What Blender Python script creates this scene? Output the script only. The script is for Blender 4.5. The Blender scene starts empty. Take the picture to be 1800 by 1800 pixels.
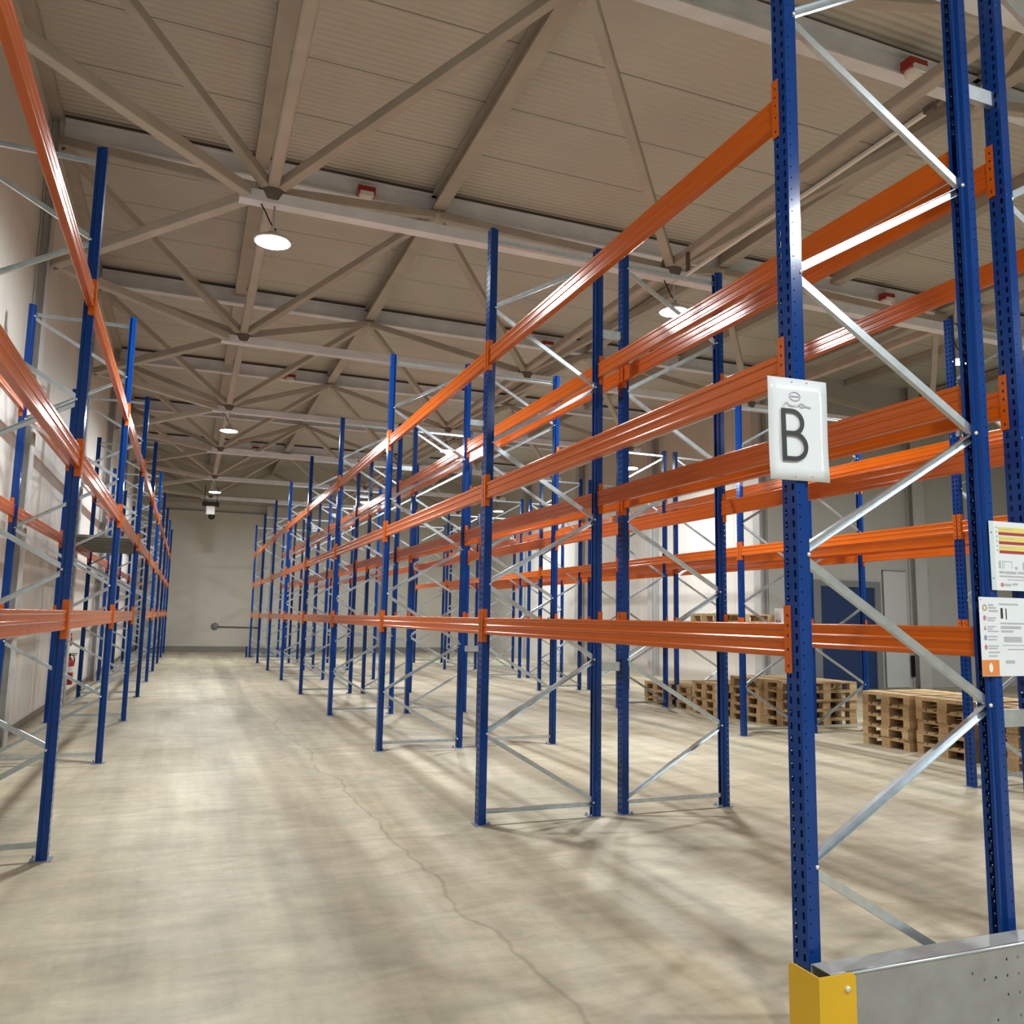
import bpy, bmesh, math, random
from mathutils import Vector, Matrix
random.seed(7)
C = bpy.context.scene.collection
PI = math.pi
sc = bpy.context.scene

# ------------------------------------------------------------------ materials
def mat(name, color, rough=0.5, metal=0.0, var=0.0, vscale=4.0, bump=0.0, bscale=60.0, coat=0.0, spec=0.5):
    m = bpy.data.materials.new(name); m.use_nodes = True
    nt = m.node_tree; b = nt.nodes['Principled BSDF']
    b.inputs['Roughness'].default_value = rough
    b.inputs['Metallic'].default_value = metal
    b.inputs['Specular IOR Level'].default_value = spec
    b.inputs['Coat Weight'].default_value = coat
    b.inputs['Coat Roughness'].default_value = 0.12
    b.inputs['Base Color'].default_value = (*color, 1)
    if var > 0 or bump > 0:
        tc = nt.nodes.new('ShaderNodeTexCoord')
        n = nt.nodes.new('ShaderNodeTexNoise'); n.inputs['Scale'].default_value = vscale; n.inputs['Detail'].default_value = 6
        nt.links.new(tc.outputs['Object'], n.inputs['Vector'])
        if var > 0:
            r = nt.nodes.new('ShaderNodeMapRange')
            r.inputs[1].default_value = 0.3; r.inputs[2].default_value = 0.7
            r.inputs[3].default_value = 1 - var; r.inputs[4].default_value = 1 + var
            nt.links.new(n.outputs['Fac'], r.inputs[0])
            mx = nt.nodes.new('ShaderNodeVectorMath'); mx.operation = 'SCALE'
            mx.inputs[0].default_value = color
            nt.links.new(r.outputs[0], mx.inputs['Scale'])
            nt.links.new(mx.outputs[0], b.inputs['Base Color'])
        if bump > 0:
            n2 = nt.nodes.new('ShaderNodeTexNoise'); n2.inputs['Scale'].default_value = bscale; n2.inputs['Detail'].default_value = 3
            nt.links.new(tc.outputs['Object'], n2.inputs['Vector'])
            bp = nt.nodes.new('ShaderNodeBump'); bp.inputs['Strength'].default_value = bump; bp.inputs['Distance'].default_value = 0.01
            nt.links.new(n2.outputs['Fac'], bp.inputs['Height'])
            nt.links.new(bp.outputs['Normal'], b.inputs['Normal'])
    return m

M = {}
M['orange'] = mat('orange_paint', (0.56, 0.105, 0.005), 0.17, var=0.05, vscale=3, spec=0.36)
M['blue'] = mat('blue_paint', (0.002, 0.038, 0.205), 0.15, var=0.08, vscale=5, spec=0.32)
M['galv'] = mat('galvanised_steel', (0.56, 0.62, 0.67), 0.28, metal=0.85, var=0.10, vscale=18)
M['galv_dull'] = mat('dull_galvanised_sheet', (0.34, 0.35, 0.345), 0.5, metal=0.45, var=0.1, vscale=9)
M['bolt'] = mat('bright_zinc', (0.85, 0.87, 0.9), 0.25, metal=0.7)
M['plate'] = mat('grey_base_plate', (0.24, 0.27, 0.33), 0.5, metal=0.4)
M['white_steel'] = mat('white_painted_steel', (0.77, 0.79, 0.85), 0.42, var=0.08, vscale=3)
M['beige_steel'] = mat('beige_primer_steel', (0.46, 0.42, 0.36), 0.5, var=0.10, vscale=2.5)
M['node'] = mat('dark_node_steel', (0.12, 0.10, 0.085), 0.6)
M['yellow'] = mat('yellow_guard_paint', (0.68, 0.40, 0.012), 0.4, var=0.05, bump=0.08, bscale=90)
M['hole'] = mat('dark_hole', (0.01, 0.01, 0.012), 0.8)
M['paper'] = mat('laminated_paper', (0.74, 0.78, 0.82), 0.22, bump=0.05, bscale=12)
M['sleeve'] = mat('clear_sleeve_margin', (0.60, 0.68, 0.68), 0.15)
M['ink'] = mat('dark_grey_ink', (0.035, 0.036, 0.038), 0.35)
M['greyink'] = mat('pale_grey_print', (0.42, 0.44, 0.48), 0.4)
M['purpleink'] = mat('faded_purple_print', (0.36, 0.30, 0.40), 0.4)
M['redink'] = mat('dark_red_print', (0.36, 0.035, 0.06), 0.4)
M['pinkink'] = mat('pale_red_print', (0.55, 0.20, 0.22), 0.4)
M['yelink'] = mat('yellow_print', (0.72, 0.62, 0.14), 0.4)
M['blueink'] = mat('pale_blue_print', (0.25, 0.28, 0.50), 0.4)
M['orgink'] = mat('orange_print', (0.72, 0.24, 0.05), 0.4)
M['tanink'] = mat('tan_print', (0.45, 0.33, 0.22), 0.4)
M['red'] = mat('red_paint', (0.36, 0.018, 0.016), 0.3)
M['white_plastic'] = mat('white_plastic', (0.78, 0.77, 0.74), 0.4)
M['black'] = mat('black_plastic', (0.008, 0.008, 0.009), 0.5, spec=0.25)
M['housing'] = mat('grey_lamp_housing', (0.55, 0.55, 0.55), 0.5, metal=0.4)
M['column'] = mat('pale_grey_column', (0.50, 0.50, 0.49), 0.45, var=0.05)
M['door_blue'] = mat('dark_blue_door', (0.010, 0.035, 0.12), 0.4)
M['door_frame'] = mat('grey_door_frame', (0.20, 0.21, 0.215), 0.45)
M['board'] = mat('white_wall_board', (0.58, 0.59, 0.59), 0.45)
M['grey_plastic'] = mat('grey_plastic', (0.20, 0.20, 0.19), 0.5)
M['chipboard'] = mat('grey_deck_sheet', (0.30, 0.31, 0.29), 0.6, metal=0.2, var=0.1)
M['base_strip'] = mat('brown_grey_baseboard', (0.22, 0.20, 0.17), 0.6)

def wood(name, c):
    m = bpy.data.materials.new(name); m.use_nodes = True
    nt = m.node_tree; b = nt.nodes['Principled BSDF']; b.inputs['Roughness'].default_value = 0.75
    tc = nt.nodes.new('ShaderNodeTexCoord'); mp = nt.nodes.new('ShaderNodeMapping'); mp.inputs['Scale'].default_value = (3, 40, 40)
    n = nt.nodes.new('ShaderNodeTexNoise'); n.inputs['Scale'].default_value = 1.5; n.inputs['Detail'].default_value = 8
    oi = nt.nodes.new('ShaderNodeObjectInfo')
    nt.links.new(tc.outputs['Object'], mp.inputs['Vector']); nt.links.new(mp.outputs[0], n.inputs['Vector'])
    ad = nt.nodes.new('ShaderNodeMath'); ad.operation = 'MULTIPLY_ADD'; ad.inputs[1].default_value = 0.35; ad.inputs[2].default_value = 0.0
    nt.links.new(oi.outputs['Random'], ad.inputs[0])
    a2 = nt.nodes.new('ShaderNodeMath'); a2.operation = 'ADD'
    nt.links.new(n.outputs['Fac'], a2.inputs[0]); nt.links.new(ad.outputs[0], a2.inputs[1])
    r = nt.nodes.new('ShaderNodeValToRGB')
    r.color_ramp.elements[0].position = 0.3; r.color_ramp.elements[0].color = (c[0]*.55, c[1]*.5, c[2]*.45, 1)
    r.color_ramp.elements[1].position = 1.0; r.color_ramp.elements[1].color = (*c, 1)
    nt.links.new(a2.outputs[0], r.inputs[0]); nt.links.new(r.outputs[0], b.inputs['Base Color'])
    return m
M['wood'] = wood('pallet_wood', (0.56, 0.40, 0.21))

def emis(name, col, s):
    m = bpy.data.materials.new(name); m.use_nodes = True
    nt = m.node_tree; nt.nodes.clear()
    e = nt.nodes.new('ShaderNodeEmission'); e.inputs[0].default_value = (*col, 1); e.inputs[1].default_value = s
    o = nt.nodes.new('ShaderNodeOutputMaterial'); nt.links.new(e.outputs[0], o.inputs[0])
    return m
M['led'] = emis('lamp_light', (0.94, 0.985, 1.0), 680.0)

def floor_mat():
    m = bpy.data.materials.new('dusty_beige_concrete'); m.use_nodes = True
    nt = m.node_tree; L = nt.links; N = nt.nodes; b = N['Principled BSDF']
    tc = N.new('ShaderNodeTexCoord')
    def noise(scale, vec, det=6, dist=0.0):
        mp = N.new('ShaderNodeMapping'); mp.inputs['Scale'].default_value = vec
        L.new(tc.outputs['Object'], mp.inputs['Vector'])
        n = N.new('ShaderNodeTexNoise'); n.inputs['Scale'].default_value = scale; n.inputs['Detail'].default_value = det
        n.inputs['Roughness'].default_value = 0.62; n.inputs['Distortion'].default_value = dist
        L.new(mp.outputs[0], n.inputs['Vector']); return n.outputs['Fac']
    def rng(v, a, b_, c, d):
        r = N.new('ShaderNodeMapRange'); r.inputs[1].default_value = a; r.inputs[2].default_value = b_
        r.inputs[3].default_value = c; r.inputs[4].default_value = d; L.new(v, r.inputs[0]); return r.outputs[0]
    def math_(op, a, b_):
        q = N.new('ShaderNodeMath'); q.operation = op
        for i, x in enumerate((a, b_)):
            if isinstance(x, float): q.inputs[i].default_value = x
            else: L.new(x, q.inputs[i])
        return q.outputs[0]
    big = rng(noise(0.9, (1, 0.6, 1), 5, 0.6), 0.3, 0.7, 0.80, 1.12)
    streak = rng(noise(1.0, (2.2, 0.16, 1), 5, 0.3), 0.33, 0.66, 0.70, 1.10)
    cross = rng(noise(1.6, (0.7, 2.6, 1), 7, 1.2), 0.3, 0.7, 0.80, 1.14)
    fine = rng(noise(14, (1, 1, 1), 8), 0.3, 0.7, 0.92, 1.08)
    v = math_('MULTIPLY', math_('MULTIPLY', big, streak), math_('MULTIPLY', cross, fine))
    # one wandering hairline crack running down the aisle
    sep = N.new('ShaderNodeSeparateXYZ'); L.new(tc.outputs['Object'], sep.inputs[0])
    wob = rng(noise(0.45, (0.01, 1, 1), 4), 0.0, 1.0, -0.35, 0.35)
    d = math_('ABSOLUTE', math_('SUBTRACT', math_('SUBTRACT', math_('ADD', sep.outputs['X'], math_('MULTIPLY', sep.outputs['Y'], 0.024)), 1.69), wob), 0.0)
    crack = rng(d, 0.004, 0.020, 0.76, 1.0)
    v = math_('MULTIPLY', v, crack)
    hue = N.new('ShaderNodeMixRGB'); hue.inputs[1].default_value = (0.465, 0.40, 0.275, 1); hue.inputs[2].default_value = (0.52, 0.475, 0.345, 1)
    L.new(rng(noise(0.5, (1, 1, 1), 4), 0.35, 0.65, 0, 1), hue.inputs[0])
    sc_ = N.new('ShaderNodeVectorMath'); sc_.operation = 'SCALE'
    L.new(hue.outputs[0], sc_.inputs[0]); L.new(v, sc_.inputs['Scale']); L.new(sc_.outputs[0], b.inputs['Base Color'])
    L.new(rng(big, 0.8, 1.12, 0.62, 0.42), b.inputs['Roughness'])
    bp = N.new('ShaderNodeBump'); bp.inputs['Strength'].default_value = 0.12; bp.inputs['Distance'].default_value = 0.01
    L.new(fine, bp.inputs['Height']); L.new(bp.outputs['Normal'], b.inputs['Normal'])
    return m
M['floor'] = floor_mat()

def panel_mat(name, col, axis, pitch, phase, rib, seam=0.55, seam_w=0.006, rough=0.5, ribstr=0.25):
    """Sandwich panel: dark joints across AXIS every PITCH, fine ribs as bump."""
    m = bpy.data.materials.new(name); m.use_nodes = True
    nt = m.node_tree; L = nt.links; N = nt.nodes; b = N['Principled BSDF']; b.inputs['Roughness'].default_value = rough
    tc = N.new('ShaderNodeTexCoord'); sep = N.new('ShaderNodeSeparateXYZ'); L.new(tc.outputs['Object'], sep.inputs[0])
    co = sep.outputs['XYZ'.index(axis)]
    def m_(op, a, b_=0.0, c_=None):
        q = N.new('ShaderNodeMath'); q.operation = op
        for i, x in enumerate((a, b_) if c_ is None else (a, b_, c_)):
            if isinstance(x, (int, float)): q.inputs[i].default_value = x
            else: L.new(x, q.inputs[i])
        return q.outputs[0]
    fr = m_('FRACT', m_('DIVIDE', m_('SUBTRACT', co, phase), pitch))
    d = m_('MULTIPLY', m_('MINIMUM', fr, m_('SUBTRACT', 1.0, fr)), pitch)
    mask = m_('SMOOTHSTEP', 0.0, 0, 0) if False else None
    r = N.new('ShaderNodeMapRange'); r.inputs[1].default_value = seam_w * 0.5; r.inputs[2].default_value = seam_w * 1.6
    r.inputs[3].default_value = seam; r.inputs[4].default_value = 1.0; L.new(d, r.inputs[0])
    n = N.new('ShaderNodeTexNoise'); n.inputs['Scale'].default_value = 0.8; n.inputs['Detail'].default_value = 4; L.new(tc.outputs['Object'], n.inputs['Vector'])
    r2 = N.new('ShaderNodeMapRange'); r2.inputs[1].default_value = 0.3; r2.inputs[2].default_value = 0.7; r2.inputs[3].default_value = 0.95; r2.inputs[4].default_value = 1.05
    L.new(n.outputs['Fac'], r2.inputs[0])
    v = m_('MULTIPLY', r.outputs[0], r2.outputs[0])
    s = N.new('ShaderNodeVectorMath'); s.operation = 'SCALE'; s.inputs[0].default_value = col; L.new(v, s.inputs['Scale']); L.new(s.outputs[0], b.inputs['Base Color'])
    if rib:
        sn = m_('SINE', m_('MULTIPLY', co, 2 * PI / rib))
        bp = N.new('ShaderNodeBump'); bp.inputs['Strength'].default_value = ribstr; bp.inputs['Distance'].default_value = 0.01
        L.new(sn, bp.inputs['Height']); L.new(bp.outputs['Normal'], b.inputs['Normal'])
    return m
M['ceil'] = panel_mat('ribbed_ceiling_panels', (0.60, 0.572, 0.505), 'Y', 1.174, 9.30, 0.10, seam=0.35, seam_w=0.009, ribstr=0.55)
M['wall_long'] = panel_mat('white_wall_panels_long', (0.68, 0.66, 0.605), 'Y', 1.17, 11.3, 0.0, seam=0.7)
M['wall_far'] = panel_mat('white_wall_panels_far', (0.56, 0.53, 0.45), 'X', 1.17, 0.2, 0.0, seam=0.9)
M['wall_grey'] = panel_mat('grey_white_wall_panels', (0.48, 0.475, 0.45), 'X', 1.17, 13.4, 0.0, seam=0.85)

# ------------------------------------------------------------------ mesh helpers
def box(bm, x0, x1, y0, y1, z0, z1, mi=0, mtx=None):
    vs = [bm.verts.new((x, y, z)) for z in (z0, z1) for y in (y0, y1) for x in (x0, x1)]
    if mtx is not None:
        for v in vs: v.co = mtx @ v.co
    for f in ((0, 2, 3, 1), (4, 5, 7, 6), (0, 1, 5, 4), (1, 3, 7, 5), (3, 2, 6, 7), (2, 0, 4, 6)):
        fc = bm.faces.new([vs[i] for i in f]); fc.material_index = mi
    return vs

def bevel_all(bm, w, seg=2):
    bmesh.ops.bevel(bm, geom=list(bm.edges), offset=w, segments=seg, affect='EDGES', profile=0.6)

def frame_to(p, q, up=Vector((0, 0, 1))):
    d = (q - p).normalized()
    if abs(d.dot(up)) > 0.98: up = Vector((0, 1, 0))
    x = d.cross(up).normalized(); y = x.cross(d).normalized()
    return Matrix(((x.x, y.x, d.x, p.x), (x.y, y.y, d.y, p.y), (x.z, y.z, d.z, p.z), (0, 0, 0, 1)))

def extrude_profile(bm, pts, p, q, up=Vector((0, 0, 1)), closed=True, caps=True):
    """Extrude the 2-D polygon PTS (local x,y) from p to q."""
    mt = frame_to(p, q, up); ln = (q - p).length
    a = [bm.verts.new(mt @ Vector((x, y, 0))) for x, y in pts]
    b = [bm.verts.new(mt @ Vector((x, y, ln))) for x, y in pts]
    n = len(pts)
    for i in range(n if closed else n - 1):
        j = (i + 1) % n
        bm.faces.new((a[i], a[j], b[j], b[i]))
    if caps and closed:
        bm.faces.new(list(reversed(a))); bm.faces.new(b)

def rect(w, h, r=0.0, seg=2):
    if r <= 0: return [(-w/2, -h/2), (w/2, -h/2), (w/2, h/2), (-w/2, h/2)]
    out = []
    for cx, cy, a0 in ((w/2-r, -h/2+r, -PI/2), (w/2-r, h/2-r, 0), (-w/2+r, h/2-r, PI/2), (-w/2+r, -h/2+r, PI)):
        for k in range(seg + 1):
            a = a0 + PI/2*k/seg; out.append((cx + r*math.cos(a), cy + r*math.sin(a)))
    return out

def ibeam(w, h, tf, tw):
    return [(-w/2, -h/2), (w/2, -h/2), (w/2, -h/2+tf), (tw/2, -h/2+tf), (tw/2, h/2-tf), (w/2, h/2-tf), (w/2, h/2), (-w/2, h/2), (-w/2, h/2-tf), (-tw/2, h/2-tf), (-tw/2, -h/2+tf), (-w/2, -h/2+tf)]

def chan(w, h, t):   # channel, web at -h/2 side, opening towards +y, width w, depth h
    return [(-w/2, -h/2), (w/2, -h/2), (w/2, h/2), (w/2-t, h/2), (w/2-t, -h/2+t), (-w/2+t, -h/2+t), (-w/2+t, h/2), (-w/2, h/2)]

def lathe(bm, prof, cx=0, cy=0, n=24, mi=0):
    rings = []
    for r, z in prof:
        if r < 1e-6: rings.append([bm.verts.new((cx, cy, z))])
        else: rings.append([bm.verts.new((cx + r*math.cos(2*PI*i/n), cy + r*math.sin(2*PI*i/n), z)) for i in range(n)])
    for a, b in zip(rings, rings[1:]):
        for i in range(n):
            j = (i + 1) % n
            if len(a) == 1 and len(b) > 1: f = bm.faces.new((a[0], b[j], b[i]))
            elif len(b) == 1 and len(a) > 1: f = bm.faces.new((a[i], a[j], b[0]))
            elif len(a) > 1 and len(b) > 1: f = bm.faces.new((a[i], a[j], b[j], b[i]))
            else: continue
            f.material_index = mi; f.smooth = True

def tube(bm, pts, r, n=8):
    rings = []
    for i, p in enumerate(pts):
        q0 = pts[max(i-1, 0)]; q1 = pts[min(i+1, len(pts)-1)]
        mt = frame_to(Vector(q0), Vector(q1)).to_3x3()
        rings.append([bm.verts.new(Vector(p) + mt @ Vector((r*math.cos(2*PI*k/n), r*math.sin(2*PI*k/n), 0))) for k in range(n)])
    for a, b in zip(rings, rings[1:]):
        for i in range(n):
            f = bm.faces.new((a[i], a[(i+1) % n], b[(i+1) % n], b[i])); f.smooth = True
    bm.faces.new(list(reversed(rings[0]))); bm.faces.new(rings[-1])

def thick(bm, vec):
    """Give an open sheet a real thickness along VEC."""
    vec = Vector(vec)
    faces = list(bm.faces); edges = [e for e in bm.edges if len(e.link_faces) == 1]
    cp = {v: bm.verts.new(v.co + vec) for f in faces for v in f.verts}
    for e in edges: bm.faces.new((e.verts[0], e.verts[1], cp[e.verts[1]], cp[e.verts[0]]))
    for f in faces:
        g = bm.faces.new([cp[v] for v in reversed(f.verts)]); g.smooth = f.smooth

def obj(name, bm, m, parent=None, recalc=True):
    if recalc: bmesh.ops.recalc_face_normals(bm, faces=list(bm.faces))
    me = bpy.data.meshes.new(name); bm.to_mesh(me); bm.free()
    for x in (m if isinstance(m, (list, tuple)) else [m]): me.materials.append(M[x] if isinstance(x, str) else x)
    o = bpy.data.objects.new(name, me); C.objects.link(o)
    if parent: o.parent = parent
    return o

def tag(o, label, cat, group=None):
    o['label'] = label; o['category'] = cat; o['kind'] = 'thing'
    if group: o['group'] = group
    return o

def thing(name, label, cat, loc=(0, 0, 0), rz=0, group=None):
    o = bpy.data.objects.new(name, None); C.objects.link(o); o.empty_display_size = 0.2
    o.location = loc; o.rotation_euler = (0, 0, rz)
    return tag(o, label, cat, group)

def struct(name, bm, m, parent=None):
    o = obj(name, bm, m, parent)
    if not parent: o['kind'] = 'structure'
    return o

def dup(root, loc, rz, label, group=None):
    r = root.copy(); C.objects.link(r); r.location = loc; r.rotation_euler = (0, 0, rz); r['label'] = label
    if group: r['group'] = group
    for ch in list(root.children):
        c = ch.copy(); C.objects.link(c); c.parent = r
        for g in ch.children:
            d = g.copy(); C.objects.link(d); d.parent = c
    return r

def bx(name, b, m, parent=None, bev=0.0):
    bm = bmesh.new(); box(bm, *b)
    if bev: bevel_all(bm, bev)
    return obj(name, bm, m, parent)

# ------------------------------------------------------------------ camera (solved from the rack grid)
F, YAW, PITCH, ROLL, H = 1455.17, 0.3695, 0.12765, 0.01827, 1.63864
cy, sy, cp, sp = math.cos(YAW), math.sin(YAW), math.cos(PITCH), math.sin(PITCH)
fwd = Vector((sy*cp, cy*cp, sp)); right = Vector((cy, -sy, 0)); up = right.cross(fwd)
r2 = right*math.cos(ROLL) + up*math.sin(ROLL); u2 = -right*math.sin(ROLL) + up*math.cos(ROLL)
cam = bpy.data.cameras.new('camera'); cam.sensor_width = 36; cam.lens = F/1800*36; cam.clip_end = 200; cam.clip_start = 0.05
co = bpy.data.objects.new('camera', cam); C.objects.link(co)
co.matrix_world = Matrix(((r2.x, u2.x, -fwd.x, 0), (r2.y, u2.y, -fwd.y, 0), (r2.z, u2.z, -fwd.z, H), (0, 0, 0, 1)))
sc.camera = co

# ------------------------------------------------------------------ dimensions of the place
XL, XB1, XB2, XC1, XC2 = -0.788, 2.2895, 4.606, 7.66, 9.96   # aisle posts of the five rack rows
D = 1.0225                                                   # post to post across a frame
Y0, BAY = 2.70, 3.7866
YL0 = 6.434 - BAY
HT = 5.0
WALL_L, WALL_R, FAR, BACK, RIGHT2, YJOG = -2.08, 13.45, 37.85, -7.5, 24.5, 16.95
CEIL = 8.16
S = 5.19
ZT, ZB = 7.96, 6.23
XT = [-1.98 + S*j for j in range(6)]
YT = [11.75 + S*k for k in range(-3, 6)]
XBN = [0.60 + S*j for j in range(4)]
YBN = [9.16 + S*k for k in range(-1, 6)]

# ------------------------------------------------------------------ room shell
def wallbox(name, b, m): 
    bm = bmesh.new(); box(bm, *b); return struct(name, bm, m)
wallbox('floor', (WALL_L-0.3, RIGHT2+0.3, BACK-0.3, FAR+0.3, -0.2, 0.0), 'floor')
wallbox('ceiling', (WALL_L-0.3, RIGHT2+0.3, BACK-0.3, FAR+0.3, CEIL, CEIL+0.2), 'ceil')
wallbox('wall_left', (WALL_L-0.2, WALL_L, BACK, FAR, 0, CEIL), 'wall_long')
wallbox('wall_far', (WALL_L-0.2, WALL_R+0.2, FAR, FAR+0.2, 0, CEIL), 'wall_far')
wallbox('wall_right', (WALL_R, WALL_R+0.2, YJOG+0.2, FAR, 0, CEIL), 'wall_long')
wallbox('wall_door_side', (WALL_R, RIGHT2, YJOG, YJOG+0.2, 0, CEIL), 'wall_grey')
wallbox('wall_right_bay', (RIGHT2, RIGHT2+0.2, BACK, YJOG, 0, CEIL), 'wall_long')
wallbox('wall_back', (WALL_L-0.2, RIGHT2, BACK-0.2, BACK, 0, CEIL), 'wall_far')
b = wallbox('baseboard_far', (WALL_L, WALL_R, FAR-0.10, FAR, 0, 0.22), 'base_strip')
b = wallbox('baseboard_left', (WALL_L, WALL_L+0.015, BACK, FAR-0.10, 0, 0.10), 'base_strip')

# edge purlin along the left wall and girts
bm = bmesh.new(); box(bm, WALL_L+0.001, WALL_L+0.16, BACK+0.01, FAR-0.01, CEIL-0.10, CEIL-0.001); struct('trim_left_eaves', bm, 'beige_steel')
bm = bmesh.new(); box(bm, -1.6, 8.0, FAR-0.16, FAR-0.001, 6.34, 6.50); struct('trim_gate_track', bm, 'beige_steel')

# sliding gate in the far wall
g = bmesh.new(); box(g, -1.30, 2.98, FAR-0.09, FAR-0.001, 0.225, 5.97); gate = struct('door_1', g, 'wall_far')
g = bmesh.new()
box(g, -1.34, 3.02, FAR-0.10, FAR-0.085, 5.96, 6.01); box(g, 2.97, 3.01, FAR-0.10, FAR-0.085, 0.225, 5.96)
struct('door_edging', g, 'door_frame', gate)
t = thing('gate_handle_bar', 'dark horizontal bar with a grey round end on the far white gate', 'handle', (0, 0, 0))
g = bmesh.new(); tube(g, [(1.28, FAR-0.16, 1.06), (3.0, FAR-0.16, 1.04)], 0.02, 10); obj('bar', g, 'node', t)
g = bmesh.new(); lathe(g, [(0, 0), (0.13, 0), (0.15, 0.03), (0.12, 0.07), (0.05, 0.09), (0, 0.09)], n=20)
k = obj('end_knob', g, 'grey_plastic', t); k.location = (1.15, FAR-0.095, 1.07); k.rotation_euler = (PI/2, 0, 0)

# blue door
d = bmesh.new(); box(d, 15.0, 16.78, YJOG-0.05, YJOG-0.001, 0.01, 2.60); door = struct('door_2', d, 'door_blue')
d = bmesh.new()
box(d, 14.76, 15.0, YJOG-0.09, YJOG-0.001, 0, 2.76); box(d, 16.78, 16.97, YJOG-0.09, YJOG-0.001, 0, 2.76); box(d, 15.0, 16.78, YJOG-0.09, YJOG-0.001, 2.60, 2.76)
struct('door_frame', d, 'door_frame', door)
d = bmesh.new(); tube(d, [(16.62, YJOG-0.05, 1.05), (16.62, YJOG-0.10, 1.05), (16.50, YJOG-0.10, 1.05)], 0.012); struct('door_handle', d, 'galv', door)
t = thing('wall_board', 'pale rectangular board on the grey wall beside the blue door', 'panel', (17.11, YJOG, 0))
g = bmesh.new(); box(g, 0.02, 0.80, -0.04, -0.001, 0.02, 3.06); obj('sheet', g, 'board', t)
g = bmesh.new(); box(g, 0.0, 0.02, -0.045, -0.001, 0.0, 3.08); box(g, 0.0, 0.8, -0.045, -0.001, 3.06, 3.09); obj('edge_strip', g, 'door_frame', t)
g = bmesh.new(); box(g, -0.05, 0.05, -0.05, -0.001, 0, 0.55); bevel_all(g, 0.01)
o = tag(obj('wall_duct', g, 'black'), 'short dark vertical duct low on the wall beside the grey column', 'duct'); o.location = (18.02, YJOG-0.041, 0.30)
g = bmesh.new(); box(g, -0.06, 0.06, -0.05, -0.001, -0.06, 0.06); bevel_all(g, 0.01)
o = tag(obj('call_point', g, 'red'), 'small red call point box on the pale board by the blue door', 'alarm button'); o.location = (17.25, YJOG-0.041, 1.15)

# H columns
def hcol(name, x, y, z1, rz, label, w=0.26, h=0.22, m='column'):
    bm = bmesh.new(); extrude_profile(bm, ibeam(w, h, 0.02, 0.02), Vector((0, 0, 0)), Vector((0, 0, z1)), up=Vector((0, 1, 0)))
    o = tag(obj(name, bm, m), label, 'column', 'steel wall columns'); o.location = (x, y, 0); o.rotation_euler = (0, 0, rz); return o
ords = ['first', 'second', 'third', 'fourth', 'fifth', 'sixth', 'seventh', 'eighth', 'ninth', 'tenth']
for i, y in enumerate(YT[2:8]):
    hcol('wall_stanchion', WALL_L+0.075, y, CEIL-0.11, PI/2, 'slim grey steel column on the wall behind the wall rack row, %s back' % ords[i], 0.20, 0.14)
for i, y in enumerate(YT[4:8]):
    hcol('wall_stanchion', WALL_R-0.14, y+0.13, CEIL-0.02, PI/2, ['grey steel column at the corner where the bright wall meets the grey door wall', 'grey steel column on the bright wall, first beyond the corner column', 'grey steel column on the bright wall, second beyond the corner column', 'grey steel column on the bright wall, third beyond the corner column'][i])
hcol('wall_stanchion', 18.25, YJOG-0.14, CEIL-0.02, 0, 'grey steel column on the grey wall beside the blue door', 0.40, 0.24)
hcol('wall_stanchion', 3.13, FAR-0.28, 6.33, 0, 'grey steel column at the edge of the far gate', 0.24, 0.2)
hcol('wall_stanchion', 8.34, FAR-0.28, ZT-0.18, 0, 'grey steel column on the far wall behind the pallet racks', 0.24, 0.2)

# ------------------------------------------------------------------ roof structure
roof = thing('roof_truss', 'steel roof frame of chords and diagonal struts spanning under the ribbed ceiling', 'roof truss', (0, 0, 0))
def member(name, prof, p, q, m, label=None):
    bm = bmesh.new(); extrude_profile(bm, prof, Vector(p), Vector(q)); o = obj(name, bm, m, roof)
    if label: o['label'] = label
    return o
xr = lambda y: WALL_R if y > YJOG else RIGHT2
for y in YT[1:8]:
    member('top_chord', ibeam(0.17, 0.30, 0.03, 0.03), (WALL_L+0.17, y, ZT-0.02), (xr(y+0.3)-0.3, y, ZT-0.02), 'white_steel', 'white cross chord under the ceiling')
    if y < 34: member('spacer_rail', rect(0.12, 0.05), (WALL_L+0.17, y+0.02, CEIL-0.027), (xr(y+0.3)-0.3, y+0.02, CEIL-0.027), 'node')
for j, x in enumerate(XT[1:]):
    ymax = FAR-0.02 if x < WALL_R-0.5 else YJOG-0.02
    member('long_chord', ibeam(0.20, 0.26, 0.03, 0.05), (x, BACK+0.02, ZT), (x, ymax, ZT), 'beige_steel')
for j in (0, 2, 3, 4):
    x = XT[j] + S/2
    ymax = FAR-0.02 if x < WALL_R-0.5 else YJOG-0.02
    member('purlin', rect(0.20, 0.18), (x-0.02, BACK+0.02, CEIL-0.10), (x-0.02, ymax, CEIL-0.10), 'beige_steel')
for y in YBN:
    xe = XBN[2] if y > YJOG-1 else XBN[3]
    member('bottom_chord', chan(0.15, 0.13, 0.02), (XBN[0]-0.35, y, ZB), (xe+0.3, y, ZB), 'white_steel', 'white cross chord of the lower layer')
for j, x in enumerate(XBN):
    member('bottom_tie', rect(0.13, 0.13, 0.03, 3), (x, BACK+0.02 if x < 20 else BACK, ZB+0.16), (x, (FAR-0.02) if x < WALL_R-0.5 else YJOG-0.02, ZB+0.16), 'beige_steel')
def inset(p, q, a, b):
    p, q = Vector(p), Vector(q); d = (q-p).normalized(); return p + d*a, q - d*b
nd = 0
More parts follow.
